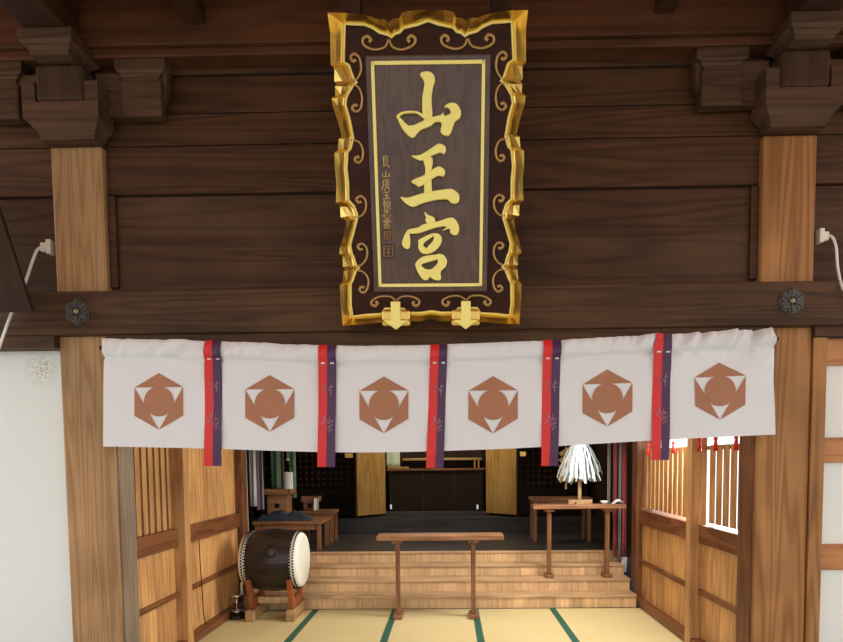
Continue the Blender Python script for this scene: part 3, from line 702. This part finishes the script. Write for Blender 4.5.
# red tassels behind the curtain on the right
for k, (px, py, lb) in enumerate(((648, 455, 'red tassel hanging near the far end of the slatted wall'), (673.5, 453.5, 'red tassel hanging just right of the last curtain ribbon'), (699.5, 451.5, 'red tassel hanging beside the pale wall post'),
                                  (715.5, 451, 'middle red tassel of those in front of the gapped slats'), (736, 450.5, 'red tassel hanging against the orange-toned pillar'))):
    p = at_x(px, py, RX-.015)
    t = thing('tassel', lb, 'tassel', p, 'red tassels along the slatted wall')
    MB().lathe(p, (0, 0, 1), [(0, .017), (.05, .014), (.075, .010)], 10).build('fringe', M['red'], t, smooth=True)
    MB().lathe(p+Vector((0, 0, .075)), (0, 0, 1), [(0, .010), (.012, .015), (.025, .014), (.035, .006)], 10).build('knot', M['red'], t, smooth=True)
    MB().tube([p+Vector((0, 0, .11)), Vector((p.x, p.y, 2.2))], .004, 6).build('cord', M['red'], t)

# ================================================================== TABLES
def narrow_table(label, x0, x1, y0, y1, zf, ztop, legs, back=None, thick=.045):
    t = thing('narrow_table', label, 'table', ((x0+x1)/2, (y0+y1)/2, zf))
    MB().box(x0, x1, y0, y1, ztop-thick, ztop).build('table_top', M['table'], t, bevel=.006)
    ym = (y0+y1)/2
    for x in legs:
        l = MB().box(x-.021, x+.021, ym-.026, ym+.026, zf+.035, ztop-thick-.02).build('leg', M['leg'], t, bevel=.004)
        MB().box(x-.05, x+.05, y0+.03, y1-.03, ztop-thick-.03, ztop-thick).build('corbel', M['leg'], l, bevel=.004)
        MB().box(x-.043, x+.043, y0+.01, y1-.01, zf, zf+.035).build('foot', M['leg'], l, bevel=.006)
    return t
a = at_y(376, 537, 5.78); b2 = at_y(504, 537, 5.78)
ft = at_y(440, 535.8, 5.78).z
narrow_table('low rail-like reddish wooden table standing on the tatami in front of the steps', a.x, b2.x, 5.78, 6.04, 0, ft, [at_y(398, 580, 5.91).x, at_y(473.2, 580, 5.91).x])
a = at_y(533, 506, 6.50); b2 = at_y(626, 506, 6.50); rt = at_y(580, 504.5, 6.50).z
rtab = narrow_table('reddish wooden table on the steps carrying the white paper wand', a.x, min(b2.x, RX-.07), 6.48, 6.66, .25, rt, [at_y(549, 540, 6.57).x, at_y(607, 540, 6.57).x])
def plain_table(label, x0, x1, y0, y1, zf, ztop, mat='table'):
    t = thing('side_table', label, 'table', ((x0+x1)/2, (y0+y1)/2, zf))
    MB().box(x0, x1, y0, y1, ztop-.035, ztop).build('table_top', M[mat], t, bevel=.005)
    for x in (x0+.04, x1-.04):
        for y in (y0+.04, y1-.04):
            MB().box(x-.022, x+.022, y-.022, y+.022, zf, ztop-.035).build('leg', M['leg'], t, bevel=.003)
    MB().box(x0+.06, x1-.06, y0+.03, y0+.05, ztop-.10, ztop-.035).build('apron', M['leg'], t)
    return t
za = .82
plain_table('low reddish table behind the drum with folded dark cloth on it', -2.2, -1.42, 6.97, 7.5, .485, za)
zb = .88
plain_table('small side table behind the low table, near the lattice door', -1.84, -1.40, 7.62, 7.98, .485, zb)
a = at_y(531, 497.5, 7.7); b2 = at_y(591, 497.5, 7.7)
plain_table('dim side table behind the paper wand table', a.x, b2.x, 7.6, 7.95, .485, a.z)

# paper wand on the right table
wx = at_y(579.5, 490, 6.57).x
wand = thing('paper_wand', 'wooden wand bushy with white paper streamers standing on the table on the steps', 'paper wand', (wx, 6.57, rt))
zt = 1.70
w1, w2 = at_y(568, 500, 6.57).x, at_y(592, 500, 6.57).x
MB().box(w1, w2, 6.545, 6.595, rt, rt+.045).build('base', M['foot'], wand, bevel=.005)
MB().box(wx-.045, wx+.045, 6.515, 6.545, rt, rt+.035).build('base', M['foot'], wand, bevel=.004)
MB().box(wx-.017, wx+.017, 6.556, 6.584, rt+.045, zt).build('stick', M['foot'], wand, bevel=.003)
rs = random.Random(11)
for k in range(84):
    an = 2*math.pi*k*.382+rs.uniform(-.1, .1); R = .22*math.sqrt(rs.uniform(.02, 1))
    L = rs.uniform(.40, .50)-R*.3
    c0 = Vector((wx, 6.57, zt-.01)); d = Vector((math.cos(an), math.sin(an)*.6, 0))
    pts = []
    for i in range(8):
        f = i/7; rr = .03+R*f**.75; pts.append(c0+d*rr+Vector((0, 0, -L*f+.02*math.sin(f*3)*(R*5))))
    tw = Vector((-d.y, d.x, 0)).normalized()*rs.uniform(.009, .015)+Vector((rs.uniform(-.004, .004), 0, 0))
    v = []; 
    for i, p in enumerate(pts):
        z_ = .006*math.sin(i*2.2+k); v += [p-tw+Vector((z_, 0, 0)), p+tw+Vector((z_, 0, 0))]
    MB().add(v, [(2*i, 2*i+1, 2*i+3, 2*i+2) for i in range(7)]).build('paper_streamer', M['shide'], wand, solid=.0012)
# gold zigzag paper strip behind it
gz = thing('zigzag_paper', 'gold zigzag paper strip hanging beside the white paper wand', 'paper strip', at_y(563, 452, 6.9))
mb = MB()
for i in range(5):                                            # folded leaves stepping down, each slanting to the left
    y0 = 447+i*6.6
    q4 = [(567.5, y0), (568.5, y0+4.5), (561.5, y0+9.5), (558.8, y0+6)]
    mb.prism([at_y(x-.3*i, y, 6.9) for x, y in q4], (0, .004+.006*(i % 2), 0))
mb.build('folded_strip', M['goldpaper'], gz)
q = at_y(566, 440, 6.905); MB().tube([q+Vector((0, 0, -.1)), Vector((q.x, 6.905, 2.75))], .004, 5).build('cord', M['goldpaper'], gz)
MB().lathe(at_y(566, 489, 6.905), (0, 0, 1), [(0, .012), (.05, .009), (.07, .004)], 8).build('tail', M['goldpaper'], gz)
MB().tube([at_y(566, 489, 6.905)+Vector((0, 0, .06)), q+Vector((0, 0, -.1))], .003, 5).build('cord', M['goldpaper'], gz)
# two white things at the end of that table
p = at_y(604, 503, 6.56)
tag(MB().lathe((p.x, 6.56, rt), (0, 0, 1), [(0, .022), (.012, .034), (.03, .04), (.034, .036), (.03, .03), (.018, .02)], 18).build('white_cup', M['paper'], loc=(p.x, 6.56, rt), smooth=True),
    'small white cup on the table beside the paper wand', 'cup')
p = at_y(617, 503.5, 6.55)
wv = []
tag(MB().grid(lambda u, v: Vector((p.x-.055+.115*u, 6.50+.1*v, rt+.004+.045*math.sin(math.pi*min(1, (1-u)*1.15))**.7*(.6+.4*math.sin(math.pi*v)))), 14, 8).build('folded_paper', M['paper'], loc=(p.x, 6.55, rt), smooth=True, solid=.003),
    'curled white folded paper at the end of the table on the steps', 'paper')

# ================================================================== DRUM
dc = at_y(275.3, 559.5, 5.98); ang = math.radians(-2)
ax = Vector((math.cos(ang), math.sin(ang), 0))
drum = thing('taiko_drum', 'dark barrel drum with a white studded skin lying on a wooden stand', 'drum', (dc.x, dc.y, dc.z))
hl = .263
MB().lathe(dc, ax, [(-hl, .25)]+[(hl*t, .25+.05*(1-t*t)) for t in [i/8 for i in range(-8, 9)]]+[(hl, .25)], 48).build('body', M['drum'], drum, smooth=True)
for sg in (1, -1):
    MB().lathe(dc+ax*sg*(hl-.055), ax*sg, [(0, .272), (.03, .263), (.055, .256), (.066, .246), (.07, .22), (.071, .1), (.071, .005)], 48).build('skin', M['skin'], drum, smooth=True)
    mb = MB(); a1 = ax.orthogonal().normalized(); a2 = ax.cross(a1)
    for row, (off, rr, num) in enumerate(((.05, .272, 60), (.022, .264, 60))):
        for j in range(num):
            an = 2*math.pi*(j+.5*row)/num; dv = a1*math.cos(an)+a2*math.sin(an)
            q = dc+ax*sg*(hl-off)+dv*(rr-.004)
            mb.lathe(q, dv, [(0, .010), (.010, .009), (.015, .003)], 6)
    so = mb.build('studs', M['stud'], drum); so['kind'] = 'stuff'
# ring handle plate on the side facing the viewer
side_d = Vector((ax.y, -ax.x, 0)).normalized(); th_ = math.radians(22)
nrm = side_d*math.cos(th_)+Vector((0, 0, math.sin(th_))); hp = dc+ax*.05+nrm*.297
rg = MB().lathe(hp-nrm*.006, nrm, [(0, .052), (.012, .047), (.018, .02)], 16).build('ring_plate', M['iron'], drum)
u1 = ax; u2 = nrm.cross(u1)
MB().tube([hp+nrm*.018+(u1*math.cos(a)+u2*math.sin(a))*.05+u2*0 for a in [2*math.pi*i/20 for i in range(20)]], .007, 6, True).build('ring', M['stud'], rg, smooth=True)
# drum stand
ds = thing('drum_stand', 'orange wooden cradle stand with two pale feet under the drum', 'drum stand', (dc.x, dc.y, 0))
for sx in (-.19, .19):
    cx_ = dc.x+sx*ax.x; cy_ = dc.y+sx*ax.y
    MB().box(cx_-.04, cx_+.04, 5.74, 6.20, 0, .10).build('foot', M['foot'], ds, bevel=.006)
    for sgy in (-1, 1):
        pts = [Vector((cx_-.025, cy_+sgy*.06, .12)), Vector((cx_-.025, cy_+sgy*.17, .10)), Vector((cx_-.025, cy_+sgy*.255, .40)), Vector((cx_-.025, cy_+sgy*.225, .37)), Vector((cx_-.025, cy_+sgy*.14, .235))]
        MB().prism(pts, (.05, 0, 0)).build('cradle_arm', M['stand'], ds, bevel=.008)
    MB().box(cx_-.024, cx_+.024, cy_-.16, cy_+.16, .10, .20).build('cradle_base', M['stand'], ds, bevel=.005)
MB().box(dc.x-.19, dc.x+.19, dc.y-.03, dc.y+.03, .125, .19).build('stretcher', M['step'], ds, bevel=.005)

# chromed stand and pole left of the drum
p = at_y(237, 612, 5.93)
cs = thing('chrome_stand', 'small chrome floor stand with two discs at the wall beside the drum', 'stand', (p.x, p.y, 0))
MB().lathe((p.x, p.y, 0), (0, 0, 1), [(0, .105), (.02, .103), (.04, .08), (.05, .03)], 28).build('base', M['black'], cs, smooth=True)
MB().lathe((p.x, p.y, .05), (0, 0, 1), [(0, .05), (.012, .055), (.02, .03)], 24).build('lower_disc', M['chrome'], cs, smooth=True)
MB().tube([(p.x, p.y, .06), (p.x, p.y, .2)], .008, 10).build('stem', M['chrome'], cs, smooth=True)
MB().lathe((p.x, p.y, .195), (0, 0, 1), [(0, .03), (.008, .07), (.022, .072), (.028, .05)], 24).build('upper_disc', M['chrome'], cs, smooth=True)
MB().tube([(p.x+.045, p.y+.02, .215), (p.x+.045, p.y+.02, .33)], .011, 10).build('upper_stem', M['plastic'], cs, smooth=True)
# thin dark cable down the left wall
cp = [at_x(x, y, LX+.012) for x, y in ((199, 540), (200, 560), (202, 590), (204, 615), (207, 628))]
tag(MB().tube(smooth_path(cp, 5), .004, 6).build('cable', M['black'], loc=cp[0], smooth=True), 'thin dark cable hanging down the boards of the far left wall bay', 'cable')

# ================================================================== THINGS BEFORE THE ALTAR, LEFT
def blob(x0, x1, y0, y1, z, h):
    def f(u, v):
        e = max(0, math.sin(math.pi*u))**.35*max(0, math.sin(math.pi*v))**.35
        return Vector((x0+(x1-x0)*u, y0+(y1-y0)*v, z+.003+h*e*(.8+.12*math.sin(u*17+v*3)+.08*math.sin(u*31))))
    mb = MB().grid(f, 40, 14)
    return mb.add([(x0, y0, z+.002), (x1, y0, z+.002), (x1, y1, z+.002), (x0, y1, z+.002)], [(0, 3, 2, 1)])
tag(blob(-2.15, -1.55, 6.99, 7.14, za, .13).build('folded_cloth', M['navy'], loc=(-1.75, 7.1, za), smooth=True), 'folded dark navy cloth on the low table behind the drum', 'cloth')
def sanbo(label, x, y, zf, w, h):
    t = thing('offering_stand', label, 'offering stand', (x, y, zf), 'wooden offering stands')
    MB().box(x-w*.36, x+w*.36, y-w*.36, y+w*.36, zf, zf+h-.06).build('body', M['table'], t, bevel=.004)
    tr = MB().box(x-w/2, x+w/2, y-w/2, y+w/2, zf+h-.06, zf+h-.045)
    for s in (-1, 1):
        tr.box(x+s*(w/2-.006)-.006, x+s*(w/2-.006)+.006, y-w/2, y+w/2, zf+h-.05, zf+h); tr.box(x-w/2, x+w/2, y+s*(w/2-.006)-.006, y+s*(w/2-.006)+.006, zf+h-.05, zf+h)
    tr.build('tray', M['table'], t)
    MB().lathe((x, y-w*.362, zf+(h-.06)*.55), (0, -1, 0), [(0, .03), (.004, .028)], 14).build('round_hole', M['black'], t)
    return t
s1 = sanbo('wooden offering stand behind the navy cloth, under the wrapped bottle', -1.975, 7.31, za, .32, .35)
s2 = sanbo('small wooden offering stand on the side table, beside white paper', -1.72, 7.82, zb, .22, .17)
bx = at_y(288.5, 490, 7.31).x
zt_ = za+.35-.045
bo = thing('sake_bottle', 'dark bottle wrapped in white paper on the wooden offering stand', 'bottle', (bx, 7.31, zt_))
MB().lathe((bx, 7.31, zt_), (0, 0, 1), [(0, .05), (.23, .052), (.26, .045), (.29, .026), (.36, .017), (.372, .017)], 24).build('glass', M['black'], bo, smooth=True)
MB().lathe((bx, 7.31, zt_+.005), (0, 0, 1), [(0, .054), (.21, .056), (.235, .053)], 24, False).build('paper_wrap', M['paper'], bo, smooth=True)
MB().lathe((bx, 7.31, zt_+.372), (0, 0, 1), [(0, .02), (.02, .02), (.024, .012)], 16).build('cap', M['plastic'], bo, smooth=True)
pw_ = at_y(316, 503, 7.66)
tag(MB().grid(lambda u, v: Vector((pw_.x-.03+.055*u, 7.66+.02*math.sin(u*3)+.03*v, zb+.004+.15*v)), 8, 8).build('folded_paper', M['paper'], loc=(pw_.x, 7.66, zb), smooth=True, solid=.004),
    'upright white paper sheet on the side table, beside the small offering stand', 'paper')

# silk streamers
def banner(px0, px1, Y, ytop, zbot, mat, label, grp):
    a, b2 = at_y(px0, 500, Y), at_y(px1, 500, Y); ph = random.uniform(0, 6)
    o = MB().grid(lambda u, v: Vector((a.x+(b2.x-a.x)*u, Y+.018*math.sin(u*7+ph+v*1.5), ytop+(zbot-ytop)*v)), 14, 10).build('silk_streamer', M[mat], loc=((a.x+b2.x)/2, Y, zbot), smooth=True, solid=.003)
    tag(o, label, 'streamer', grp)
GL, GR = 'silk streamers left of the altar', 'silk streamers right of the altar'
banner(244.5, 248, 6.75, 2.74, .50, 'silk_white', 'narrow pale silk streamer nearest the left corner post', GL)
banner(250.5, 256.5, 6.84, 2.74, 1.0, 'silk_white', 'broad white silk streamer at the left above the drum', GL)
banner(256.8, 258.6, 6.93, 2.74, .95, 'silk_purple', 'narrow mauve silk streamer between the white and grey streamers', GL)
banner(258.8, 264, 7.02, 2.74, .95, 'silk_grey', 'grey silk streamer right of the broad white streamer above the drum', GL)
banner(272, 281.3, 7.5, 2.74, 1.13, 'silk_green', 'green silk streamer left of the wrapped bottle', GL)
banner(281.6, 284.6, 7.53, 2.74, 1.1, 'silk_orange', 'narrow orange silk streamer between two green streamers', GL)
banner(288, 296.5, 7.56, 2.74, 1.05, 'silk_green', 'green silk streamer behind the wrapped bottle', GL)
banner(607, 609.5, 6.80, 2.74, .45, 'silk_grey', 'narrow grey silk streamer at the inner end, behind the wand table', GR)
banner(613.5, 616.8, 6.78, 2.74, .42, 'silk_red', 'red silk streamer behind the curled white paper', GR)
banner(618.3, 621, 6.77, 2.74, .40, 'silk_grey', 'grey silk streamer between two red streamers', GR)
banner(622, 626, 6.76, 2.74, .40, 'silk_red', 'red silk streamer nearest the right corner post', GR)
banner(621.5, 627.5, 6.73, .43, .27, 'silk_white', 'white cloth end touching the step below the red streamers', GR)

# ================================================================== ALTAR
def altar_door(xh, yh, pxo, pyo, label):
    h0 = at_y(xh, yh, 9.0); z0 = .735
    o0 = at_z(pxo, pyo, z0); z1 = 2.3
    t = thing('altar_door', label, 'door', (h0.x, 9.0, z0), 'opened altar doors')
    d = Vector((o0.x-h0.x, o0.y-9.0, 0)); L = d.length; d.normalize(); nn = Vector((d.y, -d.x, 0)); 
    if nn.x*(-h0.x) < 0: nn = -nn
    A = Vector((h0.x, 9.0, z0))
    def slab(a, b2, za_, zb_, th, o_=0): return [A+d*a+nn*o_+Vector((0, 0, za_-z0)), A+d*b2+nn*o_+Vector((0, 0, za_-z0)), A+d*b2+nn*o_+Vector((0, 0, zb_-z0)), A+d*a+nn*o_+Vector((0, 0, zb_-z0))], nn*th
    MB().prism(*slab(0, L, z0, z1, .03)).build('door_panel', M['door'], t, bevel=.003)
    MB().prism(*slab(L, L+.03, z0-.015, z1, .045, -.008)).build('edge_stile', M['darkwood'], t)
    c = A+d*(L*.15)+nn*.03+Vector((0, 0, .28)); MB().lathe(c, nn, [(0, .014), (.012, .01)], 10).build('ring_pull', M['ironpale'], t)
altar_door(384.5, 513.3, 356, 516, 'golden brown altar door standing open, nearest the low side tables')
altar_door(487.5, 512.6, 518, 514.8, 'golden brown altar door standing open, nearest the paper wand')
ox0, ox1 = at_y(386, 490, 9.0).x-.03, at_y(486, 490, 9.0).x+.03
def lattice_door(x0, x1, label):
    t = thing('lattice_door', label, 'door', ((x0+x1)/2, 9.05, .70))
    for x in (x0, x1-.06): MB().box(x, x+.06, 9.02, 9.08, .70, 2.4).build('stile', M['darkwood'], t)
    for z in (.70, 1.0, 2.33): MB().box(x0+.06, x1-.06, 9.025, 9.075, z, z+.07).build('rail', M['darkwood'], t)
    MB().box(x0+.06, x1-.06, 9.06, 9.07, .72, 2.35).build('backing_panel', M['lacquer'], t)
    lb_ = MB(); k = int((x1-x0-.12)/.085)
    for i in range(1, k): lb_.box(x0+.06+i*.085-.011, x0+.06+i*.085+.011, 9.03, 9.05, 1.07, 2.33)
    for i in range(1, 15): lb_.box(x0+.06, x1-.06, 9.035, 9.055, 1.07+i*.085-.01, 1.07+i*.085+.01)
    lb_.build('lattice', M['darkwood'], t)
    sd = MB()
    for i in range(1, k):
        for j in range(1, 9):
            sd.lathe((x0+.06+i*.085, 9.03, 1.07+j*.085), (0, -1, 0), [(0, .014), (.006, .011), (.009, .003)], 8)
    so = sd.build('stud_pattern', M['table'], t)
    MB().box(x1-.18 if x0 < 0 else x0+.02, x1-.02 if x0 < 0 else x0+.12, 9.005, 9.02, 1.535, 1.60).build('gilt_fitting', M['gold'], t)
lattice_door(-2.7, -1.30, 'dark studded lattice door behind the side tables')
lattice_door(.98, 1.98, 'dark studded lattice door behind the paper wand')
# frame round the altar opening
for k_, (x0_, x1_) in enumerate(((-1.30, ox0), (ox1, .98))): struct(MB().box(x0_, x1_, 9.02, 9.12, .70, 2.4).build('trim_%d' % (7+k_), M['darkwood']))
struct(MB().box(-2.7, 2.0, 9.0, 9.12, 2.4, 2.75).build('trim_9', M['darkwood']))
struct(MB().box(ox0, ox1, 9.02, 9.12, .70, .755).build('trim_10', M['darkfloor'], bevel=.004))
# lacquered chest inside
at_ = thing('altar_chest', 'black lacquered altar table with gilt edge inside the open doors', 'altar table', ((ox0+ox1)/2, 9.3, .70))
ctop = at_y(436, 468.5, 9.22).z
MB().box(ox0+.05, ox1-.05, 9.24, 9.5, .70, ctop-.03).build('body', M['lacquer'], at_, bevel=.006)
MB().box(ox0+.02, ox1-.02, 9.20, 9.52, ctop-.03, ctop).build('top', M['rail'], at_, bevel=.004)
for f in (.0, .36, .70, .985):
    x = ox0+.06+(ox1-ox0-.14)*f; MB().box(x, x+.02, 9.225, 9.245, .76, ctop-.03).build('front_post', M['darkwood'], at_)
for px in (391, 477.5):
    q = at_y(px, 507, 9.22); MB().box(q.x-.012, q.x+.012, 9.215, 9.24, q.z-.03, q.z+.035).build('metal_fitting', M['chrome'], at_)
# gilt shelf ledge and pale paper on top
p0, p1 = at_y(388, 467, 9.34), at_y(409, 467, 9.34)
tag(MB().box(p0.x, p1.x, 9.26, 9.42, ctop, ctop+.03).build('wooden_tray', M['door'], loc=(p0.x, 9.34, ctop), bevel=.004), 'light wooden tray on the altar table beneath the pale paper', 'tray')
p0, p1 = at_y(386.5, 452, 9.34), at_y(400, 465, 9.34)
tag(MB().grid(lambda u, v: Vector((p0.x+(p1.x-p0.x)*u, 9.33+.006*math.sin(u*9), ctop+.03+.3*v)), 10, 4).build('paper_sheet', M['paleg'], loc=(p0.x, 9.33, ctop+.03), smooth=True, solid=.004),
    'pale green paper sheet standing on the altar table', 'paper')
sh = thing('altar_shelf', 'gilt-edged dark shelf above the black altar table', 'shelf', ((ox0+ox1)/2, 9.55, ctop))
z1_ = at_y(440, 458, 9.5).z
MB().box(ox0+.24, ox1-.06, 9.46, 9.64, z1_-.035, z1_).build('shelf_board', M['bronze'], sh, bevel=.003)
for x in (ox1-.11, ox1-.17): MB().box(x-.012, x+.012, 9.47, 9.49, ctop, z1_-.035).build('shelf_post', M['bronze'], sh)

# ================================================================== LIGHT
def lamp(name, loc, size, sizey, power, col, rot=(0, 0, 0)):
    l = bpy.data.lights.new(name, 'AREA'); l.shape = 'RECTANGLE'; l.size = size; l.size_y = sizey; l.energy = power; l.color = col
    o = bpy.data.objects.new(name, l); COL.objects.link(o); o.location = loc; o.rotation_euler = rot; return o
lamp('hall_fill_light', (-.1, 5.3, 2.7), 1.6, 1.0, 9, (1, .96, .88))  # unseen fill light added to brighten the hall, not a known fixture
lamp('window_daylight', (1.86, 5.3, 2.0), 2.0, .7, 66, (1, .98, .93), (0, math.radians(55), 0))
lamp('altar_ceiling_lamp', (-.15, 8.3, 2.6), .8, .4, 15, (1, .9, .72))
w = bpy.data.worlds.new('sky'); scene.world = w; w.use_nodes = True
bg = w.node_tree.nodes['Background']; bg.inputs['Color'].default_value = (.95, .98, 1, 1); bg.inputs['Strength'].default_value = 1.0
scene.view_settings.view_transform = 'Standard'; scene.view_settings.look = 'None'
scene.view_settings.gamma = 1; scene.view_settings.exposure = .78
try: scene.view_settings.use_curve_mapping = False
except Exception: pass
